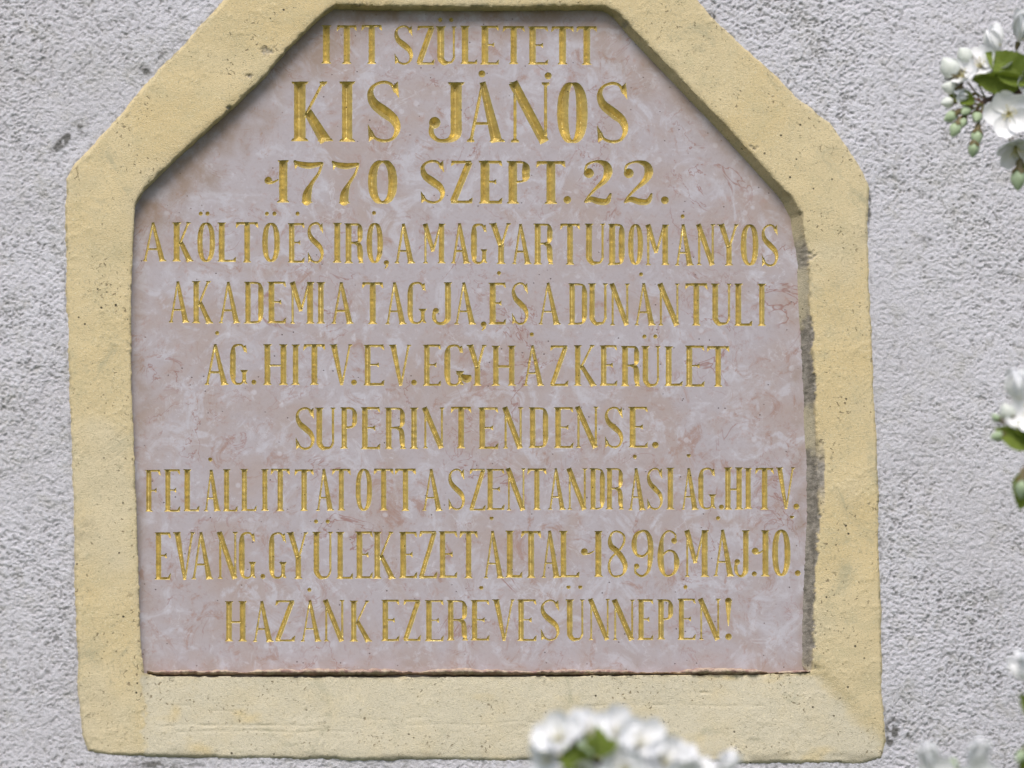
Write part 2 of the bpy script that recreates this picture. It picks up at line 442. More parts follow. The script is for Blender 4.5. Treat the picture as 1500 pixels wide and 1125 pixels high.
for (cx, cy, r) in [(919, 33, 8), (1106, 217, 8), (1187, 372, 10), (391, 76, 9), (365, 112, 6), (334, 157, 4), (1207, 673, 5), (1271, 738, 4)]:
    b = np.exp(-(((px-cx)/r)**2+((py-cy)/(r*.7))**2))
    mk = np.clip((b-0.45+0.9*fbm(px/5, py/5, 3, 187)+.5*rag)*2.2, 0, 1)*np.clip(b*4-.3, 0, 1)
    mort = np.maximum(mort, mk*0.75); Y += mk*0.0006
mort = np.clip(mort, 0, 1)
Y += mort*(0.0010+0.0012*fbm(px/5, py/5, 3, 191, .7))
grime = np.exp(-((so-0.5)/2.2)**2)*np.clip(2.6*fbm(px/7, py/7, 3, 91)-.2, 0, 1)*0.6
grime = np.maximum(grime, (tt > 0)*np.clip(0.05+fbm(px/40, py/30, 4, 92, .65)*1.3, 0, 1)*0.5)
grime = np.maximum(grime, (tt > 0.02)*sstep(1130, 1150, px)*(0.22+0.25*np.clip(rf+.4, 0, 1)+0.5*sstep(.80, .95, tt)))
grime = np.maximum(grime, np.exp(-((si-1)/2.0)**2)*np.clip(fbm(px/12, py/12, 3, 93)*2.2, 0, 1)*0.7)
grime = np.maximum(grime, 0.5*np.exp(-((px-118)/22)**2-((py-776)/18)**2)*np.clip(.5+fbm(px/8, py/8, 3, 94), 0, 1))
grime = np.maximum(grime, 0.5*sstep(1098, 1108, py)*np.clip(.3+fbm(px/30, py/10, 3, 95)*1.5, 0, 1))
pale = np.clip(sill*sstep(985, 992, py)*sstep(-0.3, 0.3, 0.6+fbm(px/60, py/30, 3, 96)), 0, 1)
pale = np.maximum(pale, np.clip(fbm(px/130, py/130, 3, 97)*1.2, 0, .45))
pale = np.maximum(pale, (tt > 0.05)*right*.8*sstep(310, 380, py))
base = (so > -5) & (si > -splay*1.15-1)
cmask = base[:-1, :-1] & base[1:, 1:] & base[1:, :-1] & base[:-1, 1:]
ex = {'mortar': mort, 'grime': np.clip(grime, 0, 1), 'pale': pale}
c_si = si[:-1, :-1]; c_py = py[:-1, :-1]; c_px = px[:-1, :-1]
rev = (c_si < -0.8)
sl = (~rev) & (c_py > 992) & (c_px > 210) & (c_px < 1228)
surround = link('plaster_surround', grid_mesh('plaster_surround', X, Y, Z, cmask & ~rev & ~sl, PAINT, ex))
tag(surround, 'raised ochre yellow plaster frame with sloping top corners, surrounding the marble tablet', 'frame')
link('reveal', grid_mesh('reveal', X, Y, Z, cmask & rev, PAINT, ex), surround)['label'] = 'grimy inner edge with bare grey mortar showing on the right'
link('bottom_band', grid_mesh('bottom_band', X, Y, Z, cmask & sl, PAINT, ex), surround)['label'] = 'paler trowel scratched bottom band'
# bedding mortar squeezed out below the tablet
bv, bf = [], []
nseg, nr = 260, 6
for i in range(nseg+1):
    fx = 216+(1184-216)*i/nseg
    f = max(0.0, min(1.0, 0.55+1.6*float(fbm(np.array(fx/60), np.array(3.3), 4, 99))))
    f = min(1.0, f*(0.7+0.6*fx/1200)); hgt = 3.0+9*f*min(1, i/6, (nseg-i)/6)
    for j in range(nr):
        a = math.pi*j/(nr-1)
        p = P(np.array(fx), np.array(986.0-1.5*f+0.8*float(vnoise(np.array(fx/5), np.array(1.0), 5))-math.cos(a)*hgt*0.5), YS-0.003)
        bv.append((p[0], YS+0.0015-math.sin(a)*(0.0085+0.0055*f+0.0012*float(vnoise(np.array(fx/4), np.array(j*1.7), 8))), p[2]))
for i in range(nseg):
    for j in range(nr-1):
        k = i*nr+j; bf.append((k, k+nr, k+nr+1, k+1))

# ------------------------------------------------------------------ incised lettering: depth field of chisel-cut strokes
GS = 0.7
FX0, FY0, FX1, FY1 = 196.0, 22.0, 1184.0, 952.0
NX = int((FX1-FX0)/GS)+1; NY = int((FY1-FY0)/GS)+1
field = np.full((NY, NX), -9.0); owner = np.full((NY, NX), -1, np.int32)
GXs = FX0+np.arange(NX)*GS; GYs = FY0+np.arange(NY)*GS

class Cut:
    """one glyph: union of V-cut strokes, in photo pixels"""
    def __init__(s, x0, y0, x1, y1):
        s.x0, s.y0, s.W, s.H = x0, y0, x1-x0, y1-y0
        a = max(0, int((x0-9-FX0)/GS)); b = min(NX, int((x1+9-FX0)/GS))
        c = max(0, int((y0-20-FY0)/GS)); e = min(NY, int((y1+16-FY0)/GS))
        s.win = (slice(c, e), slice(a, b))
        s.gx, s.gy = np.meshgrid(GXs[a:b], GYs[c:e])
        s.D = np.full(s.gx.shape, -9.0)
    def poly(s, pts, cap=99):
        pts = [(s.x0+p[0], s.y0+p[1]) for p in pts]
        ar = sum(pts[i][0]*pts[(i+1) % len(pts)][1]-pts[(i+1) % len(pts)][0]*pts[i][1] for i in range(len(pts)))
        if ar < 0: pts = pts[::-1]
        dd = np.full(s.gx.shape, 1e9)
        for i in range(len(pts)):
            ax, ay = pts[i]; bx, by = pts[(i+1) % len(pts)]
            L = math.hypot(bx-ax, by-ay)
            if L < 1e-6: continue
            dd = np.minimum(dd, ((bx-ax)*(s.gy-ay)-(by-ay)*(s.gx-ax))/L)
        s.D = np.maximum(s.D, np.minimum(dd, cap))
    def bar(s, xa, ya, xb, yb, wa, wb=None):
        wb = wa if wb is None else wb
        L = math.hypot(xb-xa, yb-ya); nx, ny = -(yb-ya)/L, (xb-xa)/L
        s.poly([(xa+nx*wa/2, ya+ny*wa/2), (xb+nx*wb/2, yb+ny*wb/2), (xb-nx*wb/2, yb-ny*wb/2), (xa-nx*wa/2, ya-ny*wa/2)])
    def hserif(s, x, y, T, up, k=1.0, hh=None):
        """flared foot (up=-1 at the bottom) or head of a stem"""
        e = T/2+2.5*k*s.S; h = (hh or 4.4)*s.S*k
        s.poly([(x-e, y), (x+e, y), (x+T*0.36, y+up*h), (x-T*0.36, y+up*h)])
        s.poly([(x-e, y), (x+e, y), (x+e*.82, y+up*2.3*s.S), (x-e*.82, y+up*2.3*s.S)])
    def stem(s, x, T, top=1, bot=1, y0=0, y1=None):
        y1 = s.H if y1 is None else y1
        s.bar(x, y0, x, y1, T)
        if top: s.hserif(x, y0, T, 1, top)
        if bot: s.hserif(x, y1, T, -1, bot)
    def curve(s, pts, ws, closed=False, n=7):
        q = []
        m = len(pts)
        rng = range(m) if closed else range(m-1)
        for i in rng:
            g = lambda k: (np.array((*pts[k % m], ws[k % m])) if closed else np.array((*pts[min(max(k, 0), m-1)], ws[min(max(k, 0), m-1)])))
            p0, p1, p2, p3 = g(i-1), g(i), g(i+1), g(i+2)
            for j in range(n):
                t = j/n
                q.append(0.5*((2*p1)+(-p0+p2)*t+(2*p0-5*p1+4*p2-p3)*t*t+(-p0+3*p1-3*p2+p3)*t**3))
        q.append(np.array((*pts[0], ws[0])) if closed else np.array((*pts[-1], ws[-1])))
        for i in range(len(q)-1):
            ax, ay, wa = q[i]; bx, by, wb = q[i+1]
            ax += s.x0; bx += s.x0; ay += s.y0; by += s.y0
            ex, ey = bx-ax, by-ay; L2 = ex*ex+ey*ey
            if L2 < 1e-9: continue
            t = np.clip(((s.gx-ax)*ex+(s.gy-ay)*ey)/L2, 0, 1)
            dd = np.sqrt((s.gx-ax-t*ex)**2+(s.gy-ay-t*ey)**2)
            s.D = np.maximum(s.D, (wa+(wb-wa)*t)/2-dd)
    def dot(s, x, y, r):
        s.D = np.maximum(s.D, r-np.sqrt((s.gx-s.x0-x)**2+(s.gy-s.y0-y)**2))

def glyph(ch, c, T, t):
    W, H = c.W, c.H
    s = c.S
    def nw(pts): return [(x*W, y*H) for x, y in pts]
    e = T/2+1.9*s
    if ch == 'I': c.stem(W/2, T)
    elif ch == '1':
        c.stem(W*0.55, T, 0.8, 1)
    elif ch == 'T':
        c.stem(W/2, T, 0, 1); c.bar(W*.04, t/2, W*.96, t/2, t*1.15)
        for k in (0, 1):
            f = lambda x: W*x if k == 0 else W*(1-x)
            c.poly([(f(0.03), 0), (f(.30), 0), (f(.17), H*.07), (f(0.0), H*.24)])
    elif ch in 'EF':
        x = e-0.5*s
        c.stem(x, T, .9, .9)
        c.bar(x, t/2, W*.93, t/2, t*1.1)
        c.poly([(W*.60, 0), (W*.93, 0), (W*1.0, H*.25), (W*.84, H*.09)])
        c.bar(x, H*.49, W*.66, H*.49, t*.8)
        c.poly([(W*.52, H*.49), (W*.72, H*.425), (W*.72, H*.56)])
        if ch == 'E':
            c.bar(x, H-t/2, W*.95, H-t/2, t*1.1)
            c.poly([(W*.60, H), (W*.95, H), (W*1.0, H*.73), (W*.84, H*.91)])
    elif ch == 'L':
        x = e-0.5*s
        c.stem(x, T, 1, .9)
        c.bar(x, H-t/2, W*.95, H-t/2, t*1.1)
        c.poly([(W*.58, H), (W*.95, H), (W*1.0, H*.72), (W*.84, H*.91)])
    elif ch == 'H':
        c.stem(e-0.4*s, T); c.stem(W-e+0.4*s, T); c.bar(e, H*.52, W-e, H*.52, t)
    elif ch == 'A':
        c.bar(W*.44, H*.02, W*.12, H, t*.9, t); c.bar(W*.44, 0, W*.83, H, T*.55, T)
        c.bar(W*.2, H*.69, W*.72, H*.69, t*.9)
        c.hserif(W*.12, H, t, -1, .8); c.hserif(W*.84, H, T, -1, .75)
    elif ch == 'V':
        c.bar(W*.17, 0, W*.52, H, T, T*.55); c.bar(W*.87, 0, W*.54, H*.97, t, t*.9)
        c.hserif(W*.16, 0, T, 1, .75); c.hserif(W*.88, 0, t, 1, .8)
    elif ch == 'Y':
        c.bar(W*.17, 0, W*.52, H*.56, T, T*.85); c.bar(W*.86, 0, W*.55, H*.56, t)
        c.stem(W*.53, T, 0, 1, H*.5)
        c.hserif(W*.16, 0, T, 1, .75); c.hserif(W*.87, 0, t, 1, .8)
    elif ch == 'K':
        x = e-0.4*s
        c.stem(x, T); c.bar(W*.80, 0, x+T*.4, H*.60, t); c.hserif(W*.80, 0, t, 1, .9)
        c.bar(x+T*.5+1.5*s, H*.50, W*.86, H, T*.75, T); c.hserif(W*.85, H, T, -1, .75)
    elif ch == 'N':
        c.bar(W*.15, 0, W*.15, H, t); c.hserif(W*.15, H, t, -1, .9)
        c.bar(W*.86, 0, W*.86, H*.9, t); c.hserif(W*.86, 0, t, 1, .9)
        c.bar(W*.10, 0, W*.84, H, T*.95); c.poly([(0, 0), (W*.24, 0), (W*.2, 3*s)])
    elif ch == 'M':
        c.bar(W*.13, 0, W*.13, H, t); c.hserif(W*.13, H, t, -1, .9)
        c.bar(W*.11, 0, W*.47, H*.70, T*.95, T*.7); c.bar(W*.47, H*.70, W*.80, 0, t)
        c.bar(W*.84, 0, W*.84, H, T); c.hserif(W*.85, H, T, -1, .9); c.hserif(W*.86, 0, T, 1, .6)
    elif ch in 'O0':
        pts, ws = [], []
        for i in range(16):
            a = 2*math.pi*i/16
            cx, sy = math.cos(a), math.sin(a)
            k = 2/2.35
            pts.append((W/2+(W-T)/2*math.copysign(abs(cx)**k, cx), H/2+(H-t)/2*math.copysign(abs(sy)**k, sy)))
            ws.append(t+(T-t)*abs(cx)**.9)
        c.curve(pts, ws, True, 4)
    elif ch == 'D':
        x = e-0.5*s
        c.stem(x, T, .9, .9)
        c.bar(x, t/2, W*.55, t/2, t); c.bar(x, H-t/2, W*.55, H-t/2, t)
        r = W-T/2
        c.curve([(W*.5, t/2), (W*.78, H*.06), (r, H*.22), (r, H*.5), (r, H*.78), (W*.78, H*.94), (W*.5, H-t/2)], [t, t*1.2, T, T, T, t*1.2, t])
    elif ch in 'PR':
        x = e-0.5*s
        c.stem(x, T, .9, .9)
        c.bar(x, t/2, W*.55, t/2, t); c.bar(x, H*.49, W*.55, H*.49, t)
        r = (W if ch == 'P' else W*.94)-T*.45
        c.curve([(W*.5, t/2), (W*.74, H*.045), (r, H*.15), (r, H*.26), (r, H*.37), (W*.74, H*.46), (W*.5, H*.49)], [t, t*1.2, T*.85, T*.9, T*.85, t*1.2, t])
        if ch == 'R':
            c.curve([(W*.5, H*.49), (W*.74, H*.54), (W*.80, H*.68), (W*.82, H*.86), (W*.90, H*.97)], [t, T*.8, T*.95, T*.9, t])
            c.poly([(W*.72, H), (W*1.0, H), (W*.93, H*.93), (W*.76, H*.90)])
    elif ch == 'U':
        xl = e-0.4*s; xr = W-t/2-1.6*s
        c.stem(xl, T, 1, 0, 0, H*.8); c.stem(xr, t, .9, 0, 0, H*.8)
        c.curve([(xl, H*.74), (xl+.3*s, H*.86), (xl+(xr-xl)*.25, H*.965), ((xl+xr)/2+.5*s, H-t*.6), (xl+(xr-xl)*.82, H*.95), (xr, H*.84), (xr, H*.74)],
                [T, T*.95, T*.75, t*1.3, t, t, t])
    elif ch == 'J':
        x = W-e+0.4*s
        c.stem(x, T, 1, 0, 0, H*.8)
        c.curve([(x, H*.72), (x-.02*W, H*.88), (x-.22*W, H*.975), (W*.30, H*.97), (W*.13, H*.86), (W*.15, H*.70)], [T, T*.95, t*1.5, t*1.2, t*1.7, t*1.5])
        c.dot(W*.22, H*.68, T*.52)
    elif ch == 'G':
        l = T/2
        c.curve(nw([(.84, .17), (.70, .045), (.48, .02), (.22, .07)])+[(l, H*.24), (l, H*.5), (l, H*.76)]+nw([(.24, .94), (.50, .98), (.70, .94), (.80, .84)]),
                [t, t, t, t*1.5, T, T, T, t*1.5, t, t, t*1.2])
        c.poly(nw([(.70, .06), (.90, .02), (.97, .27), (.86, .17)]))
        c.bar(W*.80, H*.64, W*.80, H*.93, T*.7); c.poly(nw([(.56, .635), (1.02, .635), (.9, .72), (.70, .72)])); c.poly(nw([(.72, .88), (.88, .88), (1.0, .985), (.80, .97)]))
    elif ch == 'S':
        c.curve(nw([(.82, .17), (.70, .05), (.48, .015), (.22, .07), (.11, .20), (.22, .37), (.50, .50), (.78, .63), (.88, .79), (.76, .94), (.50, .985), (.25, .94), (.13, .83)]),
                [t, t, t, t, T*.55, T*.85, T, T*.85, T*.55, t, t, t, t])
        c.poly(nw([(.72, .09), (.90, .0), (.94, .29), (.82, .19)])); c.poly(nw([(.03, .70), (.16, .82), (.25, .93), (.06, 1.0)]))
    elif ch == 'Z':
        c.bar(W*.08, t/2, W*.93, t/2, t*1.1); c.bar(W*.05, H-t/2, W*.95, H-t/2, t*1.1)
        c.bar(W*.84, t*.5, W*.14, H-t*.5, T*.85)
        c.poly([(W*.07, 0), (W*.42, 0), (W*.17, H*.09), (W*.02, H*.24)])
        c.poly([(W*.60, H), (W*.96, H), (W*1.02, H*.73), (W*.84, H*.91)])
    elif ch == '2':
        c.dot(W*.22, H*.29, T*.62)
        c.curve(nw([(.10, .27), (.16, .10), (.45, .02), (.76, .08), (.86, .25), (.76, .44), (.48, .63), (.20, .84), (.10, .96)]),
                [t, t, t, T*.8, T*1.1, T*.8, t*1.4, t, t])
        c.curve(nw([(.10, .96), (.30, .90), (.55, .95), (.82, .95), (.94, .78)]), [t, T*.7, T*.8, T*.7, t])
    elif ch == '7':
        c.curve(nw([(.04, .04), (.25, .10), (.55, .125), (.93, .085)]), [t, T*.7, T*.75, T*.45])
        c.poly(nw([(.0, .0), (.08, .0), (.16, .12), (.05, .22)]))
        c.curve(nw([(.95, .08), (.84, .30), (.60, .55), (.46, .78), (.44, .95)]), [t, t, t*1.5, T, T*1.1])
        c.poly([(W*.24, H), (W*.66, H), (W*.52, H-4*s), (W*.36, H-4*s)])
    elif ch == '8':
        c.curve(nw([(.50, .02), (.80, .09), (.85, .23), (.68, .38), (.45, .48), (.17, .62), (.10, .80), (.25, .95), (.50, .98), (.80, .92), (.90, .76), (.75, .59), (.45, .43), (.20, .33), (.15, .18), (.25, .06)]),
                [t, t, t*1.1, t, t, t, t*1.3, t, t, t, T*.8, T*.95, T, T*.9, t*1.5, t], True, 5)
    elif ch in '69':
        pts = [(.82, .22), (.80, .09), (.50, .02), (.22, .14), (.13, .45), (.14, .75), (.28, .94), (.52, .98), (.80, .89), (.88, .68), (.78, .49), (.50, .44), (.26, .52), (.16, .62)]
        ws = [t, t, t, t*1.4, T, T, t*1.5, t, t*1.6, T*.95, t*1.4, t, t, t]
        if ch == '9': pts = [(1-x, 1-y) for x, y in pts]
        c.curve(nw(pts), ws)
        if ch == '6': c.dot(W*.76, H*.23, T*.5)
        else: c.dot(W*.24, H*.77, T*.5)
    elif ch == '.': c.dot(W/2, H/2, min(W, H)*.5)
    elif ch == ',':
        c.dot(W*.5, H*.3, W*.5); c.curve([(W*.62, H*.35), (W*.6, H*.7), (W*.25, H)], [T*.4, t, t*.5])
    elif ch == '!':
        c.curve([(W/2, H*.06), (W/2, H*.66)], [T*1.2, t*.6]); c.dot(W/2, H*.93, T*.6)
    elif ch == '-':     # dot with a tail reaching to the figure one
        c.dot(W*.3, H*.45, H*.34); c.curve([(W*.4, H*.66), (W*.65, H*.60), (W*.9, H*.40)], [t*1.0, t*.8, t*.6])
    elif ch == '@':     # the heavy blob at the foot of one G
        c.curve([(0, H*.15), (W*.45, H*.45), (W*.75, H*.6), (W*.95, H*.4)], [t, H*.45, H*.7, H*.3])

# line: (T, t, S, y_top_left, y_bot_left, y_top_right, y_bot_right, xl, xr, [(char, x0, x1)], accents [(x, y)])
LINES = [
 (9.8, 3.2, 1.0, 37, 93.5, 39, 95, 470, 875,
  [('I', 470, 486), ('T', 493, 523), ('T', 529, 560), ('S', 577, 606), ('Z', 610, 637), ('U', 639, 668), ('L', 675, 700), ('E', 704, 732), ('T', 736, 769),
   ('E', 774, 804), ('T', 807, 841), ('T', 844, 875)], {5: [(645, 29), (661, 29)]}),
 (16, 4.4, 1.75, 119, 207, 121, 209, 428, 922,
  [('K', 428, 485), ('I', 496, 521), ('S', 537, 588), ('J', 625, 679), ('A', 683, 737), ('N', 745, 808), ('O', 816, 861), ('S', 873, 922)], {4: [(706, 108)], 5: [(803, 111)]}),
 (12.4, 3.8, 1.3, 235, 297, 236, 299, 405, 960,
  [('-', 386, 409), ('1', 405, 423), ('7', 430, 474), ('7', 486, 527), ('0', 539, 582), ('S', 615, 653), ('Z', 659, 693), ('E', 702, 737), ('P', 743, 776), ('T', 785, 829),
   ('.', 825, 837), ('2', 853, 897), ('2', 911, 957), ('.', 968, 980)], {}),
 (8.3, 3.2, .95, 325.5, 383, 329, 389.5, 209, 1141,
  [('A', 208, 244), ('K', 253, 282), ('O', 289, 315), ('L', 319, 347), ('T', 345, 379), ('O', 384, 410), ('E', 422, 447), ('S', 450, 475), ('I', 487, 501), ('R', 505, 533),
   ('O', 537, 561), (',', 562, 570), ('A', 578, 607), ('M', 619, 652), ('A', 661, 688), ('G', 690, 714), ('Y', 717, 749), ('A', 750, 778), ('R', 782, 811), ('T', 820, 850),
   ('U', 857, 886), ('D', 891, 915), ('O', 920, 942), ('M', 945, 980), ('A', 989, 1015), ('N', 1020, 1048), ('Y', 1051, 1083), ('O', 1085, 1111), ('S', 1115, 1141)],
  {2: [(294, 313), (304, 313)], 5: [(391, 313), (402, 313)], 6: [(436, 313)], 10: [(548, 312)], 24: [(1000, 317)]}),
 (8.3, 3.2, .95, 412, 473, 416, 477, 247, 1124,
  [('A', 247, 277), ('K', 282, 311), ('A', 320, 352), ('D', 358, 386), ('E', 392, 420), ('M', 424, 460), ('I', 463, 477), ('A', 485, 518), ('T', 530, 562), ('A', 564, 595),
   ('G', 597, 625), ('J', 632, 662), ('A', 665, 697), (',', 704, 713), ('E', 716, 742), ('S', 749, 775), ('A', 788, 821), ('D', 833, 860), ('U', 862, 890), ('N', 893, 923),
   ('A', 929, 960), ('N', 963, 997), ('T', 1003, 1037), ('U', 1042, 1071), ('L', 1076, 1103), ('I', 1108, 1124)], {14: [(731, 400)], 20: [(939, 402)]}),
 (8.3, 3.2, .95, 504, 564, 507, 566, 299, 1069,
  [('A', 299, 335), ('G', 337, 363), ('.', 368, 376), ('H', 386, 421), ('I', 425, 441), ('T', 444, 477), ('V', 483, 517), ('.', 514, 523), ('E', 533, 564), ('V', 570, 603),
   ('.', 602, 611), ('E', 620, 647), ('G', 651, 680), ('@', 670, 689), ('Y', 684, 713), ('H', 721, 755), ('A', 766, 797), ('Z', 805, 833), ('K', 841, 874), ('E', 879, 905),
   ('R', 910, 938), ('U', 940, 967), ('L', 974, 1001), ('E', 1004, 1033), ('T', 1035, 1069)], {0: [(318, 488)], 16: [(779, 490)], 21: [(944, 493), (960, 493)]}),
 (8.3, 3.2, .95, 597, 658, 596, 656, 432, 965,
  [('S', 432, 462), ('U', 462, 491), ('P', 499, 523), ('E', 529, 558), ('R', 564, 595), ('I', 600, 613), ('N', 618, 652), ('T', 660, 691), ('E', 701, 731), ('N', 736, 767),
   ('D', 775, 803), ('E', 812, 841), ('N', 842, 878), ('S', 885, 914), ('E', 921, 950), ('.', 955, 965)], {}),
 (7.6, 2.7, .88, 688, 749, 685, 746, 213, 1171,
  [('F', 213, 236), ('E', 241, 265), ('L', 269, 293), ('A', 299, 322), ('L', 327, 349), ('L', 353, 377), ('I', 381, 395), ('T', 396, 425), ('T', 431, 460), ('A', 463, 488),
   ('T', 486, 514), ('O', 521, 545), ('T', 547, 577), ('T', 578, 610), ('A', 618, 648), ('S', 656, 682), ('Z', 687, 712), ('E', 713, 740), ('N', 741, 771), ('T', 772, 801),
   ('A', 803, 828), ('N', 830, 861), ('D', 864, 886), ('R', 888, 914), ('A', 921, 945), ('S', 947, 972), ('I', 975, 989), ('A', 998, 1022), ('G', 1023, 1049), ('.', 1053, 1061),
   ('H', 1061, 1088), ('I', 1089, 1103), ('T', 1106, 1134), ('V', 1137, 1165), ('.', 1162, 1171)], {3: [(308, 673)], 24: [(930, 669)], 27: [(1009, 667)]}),
 (8.3, 3.2, .95, 780, 849, 776, 844, 227, 1172,
  [('E', 227, 251), ('V', 254, 286), ('A', 280, 312), ('N', 318, 349), ('G', 350, 375), ('.', 381, 389), ('G', 394, 420), ('Y', 420, 452), ('U', 458, 487), ('L', 493, 518),
   ('E', 521, 547), ('K', 547, 579), ('E', 585, 612), ('Z', 613, 641), ('E', 643, 671), ('T', 673, 700), ('A', 708, 738), ('L', 741, 766), ('T', 763, 793), ('A', 793, 820),
   ('L', 820, 850), ('-', 849, 872), ('1', 866, 885), ('8', 889, 919), ('9', 925, 957), ('6', 964, 995), ('M', 1002, 1038), ('A', 1045, 1075), ('J', 1075, 1098),
   ('.', 1101, 1109), ('-', 1101, 1119), ('1', 1113, 1128), ('0', 1131, 1158), ('.', 1164, 1173)], {8: [(463, 764), (480, 764)], 16: [(720, 759)], 27: [(1052, 759)], 32: [(1160, 757)]}),
 (8.0, 2.8, .92, 880, 940, 877, 937, 330, 1073,
  [('H', 330, 361), ('A', 370, 400), ('Z', 402, 433), ('A', 440, 471), ('N', 473, 506), ('K', 513, 544), ('E', 559, 586), ('Z', 590, 617), ('E', 623, 651), ('R', 655, 686),
   ('E', 690, 718), ('V', 721, 755), ('E', 758, 787), ('S', 791, 821), ('U', 829, 856), ('N', 861, 895), ('N', 896, 931), ('E', 934, 958), ('P', 963, 986), ('E', 993, 1020),
   ('N', 1022, 1057), ('!', 1061, 1073)], {3: [(453, 864)], 10: [(705, 861)], 14: [(833, 860), (850, 860)], 19: [(1004, 860)]}),
]
marks = []
for (T, t, S, ytl, ybl, ytr, ybr, xl, xr, chars, acc) in LINES:
    for k, (ch, x0, x1) in enumerate(chars):
        f = ((x0+x1)/2-xl)/(xr-xl)
        yt = ytl+(ytr-ytl)*f+random.uniform(-.6, .6); yb = ybl+(ybr-ybl)*f+random.uniform(-.6, .6)
        H = yb-yt
        if ch == '.': c = Cut(x0, yb-(x1-x0)*0.95, x1, yb)
        elif ch == ',': c = Cut(x0, yb-4, x1, yb+8)
        elif ch == '-': c = Cut(x0, yt+H*.36, x1, yt+H*.36+16*S*(.8 if S > 1 else 1))
        elif ch == '@': c = Cut(x0, yt+H*.66, x1, yt+H*.95)
        else: c = Cut(x0, yt, x1, yb)
        c.S = S
        glyph(ch, c, T*random.uniform(.93, 1.07), t*random.uniform(.92, 1.12))
        for (ax, ay) in acc.get(k, []):
            c.dot(ax-c.x0, ay-c.y0, 5.2 if S > 1.5 else 3.1)
        # hand-cut irregularity
        c.D = c.D + fbm(c.gx/5, c.gy/5, 2, 200)*0.28
        sub = field[c.win]; ow = owner[c.win]
        better = (c.D > sub) & (c.D > -2.2)
        sub[better] = c.D[better]; ow[better] = len(marks)
        nm = 'letter' if ch.isalpha() else 'digit' if ch.isdigit() else 'punctuation_mark' if ch in '.,!' else 'cut_mark'
        marks.append((nm, c.win))

# ------------------------------------------------------------------ marble tablet face, with an opening for every cut
def contours(F):
    ny, nx = F.shape
    ins = F > 0
    cell = ins[:-1, :-1].astype(int)+ins[:-1, 1:]*2+ins[1:, 1:]*4+ins[1:, :-1]*8
    js, is_ = np.nonzero((cell > 0) & (cell < 15))
    TAB = {1: [(3, 0)], 2: [(0, 1)], 3: [(3, 1)], 4: [(1, 2)], 5: [(3, 2), (1, 0)], 6: [(0, 2)], 7: [(3, 2)], 8: [(2, 3)], 9: [(2, 0)],
           10: [(0, 3), (2, 1)], 11: [(2, 1)], 12: [(1, 3)], 13: [(1, 0)], 14: [(0, 3)]}
    nxt = {}
    def ek(j, i, e):
        return (j, i, 0) if e == 0 else (j, i+1, 1) if e == 1 else (j+1, i, 0) if e == 2 else (j, i, 1)
    for j, i in zip(js.tolist(), is_.tolist()):
        for a, b in TAB[int(cell[j, i])]:
            nxt[ek(j, i, a)] = ek(j, i, b)
    def pt(k):
        j, i, dd = k
        a = F[j, i]; b = F[j, i+1] if dd == 0 else F[j+1, i]
        f = a/(a-b)
        return (i+f, float(j)) if dd == 0 else (float(i), j+f)
    loops = []
    while nxt:
        k0, k = nxt.popitem(); lp = [k0]
        while k != k0 and k in nxt:
            lp.append(k); k = nxt.pop(k)
        if k == k0 and len(lp) > 5: loops.append(np.array([pt(q) for q in lp]))
    return loops

def simplify(p, tol):
    n = len(p); h = n//2
    keep = np.zeros(n+1, bool); q = np.vstack([p, p[:1]]); keep[[0, h, n]] = True
    st = [(0, h), (h, n)]
    while st:
        a, b = st.pop()
        if b-a < 2: continue
        ab = q[b]-q[a]; L = math.hypot(*ab)
        w_ = q[a+1:b]-q[a]
        dd = np.abs(w_[:, 0]*ab[1]-w_[:, 1]*ab[0])/L if L > 1e-9 else np.hypot(w_[:, 0], w_[:, 1])
        m = int(dd.argmax())
        if dd[m] > tol:
            m += a+1; keep[m] = True; st += [(a, m), (m, b)]
    return q[:-1][keep[:-1]]

SM = [(480, -8), (900, -8), (1190, 282), (1200, 330), (1206, 1000), (203, 1004), (183, 300), (195, 275)]
vs, es = [], []
def addloop(pts):
    k = len(vs); vs.extend([Vector((float(a), float(b))) for a, b in pts]); n = len(pts)
    es.extend([(k+i, k+(i+1) % n) for i in range(n)])
addloop(SM)
for lp in contours(field):
    q = simplify(lp, 0.13)
    if len(q) < 4: continue
    addloop([(FX0+a*GS, FY0+b*GS) for a, b in q])
for yy in np.arange(4, 1000, 11.0):
    for xx in np.arange(196, 1200, 11.0):
        jx, jy = xx+random.uniform(-3, 3), yy+random.uniform(-3, 3)
        if poly_sd(np.array(jx), np.array(jy), SM) > 3: vs.append(Vector((jx, jy)))
import time as _t
_t0 = _t.time()
res = geometry.delaunay_2d_cdt(vs, es, [], 0, 1e-5)
rv = np.array([(a.x, a.y) for a in res[0]]); rt = np.array([f for f in res[2]])
print('cdt', len(vs), len(rt), round(_t.time()-_t0, 2), 's')
cen = rv[rt].mean(1)
fx = np.clip((cen[:, 0]-FX0)/GS, 0, NX-1.001); fy = np.clip((cen[:, 1]-FY0)/GS, 0, NY-1.001)
i0 = fx.astype(int); j0 = fy.astype(int); a = fx-i0; b = fy-j0
fc = (field[j0, i0]*(1-a)+field[j0, i0+1]*a)*(1-b)+(field[j0+1, i0]*(1-a)+field[j0+1, i0+1]*a)*b
inbox = (cen[:, 0] > FX0) & (cen[:, 0] < FX1) & (cen[:, 1] > FY0) & (cen[:, 1] < FY1)
insm = poly_sd(cen[:, 0], cen[:, 1], SM) > 0
keep = insm & ~(inbox & (fc > 0))
rt = rt[keep]
V = P(rv[:, 0], rv[:, 1], YS)
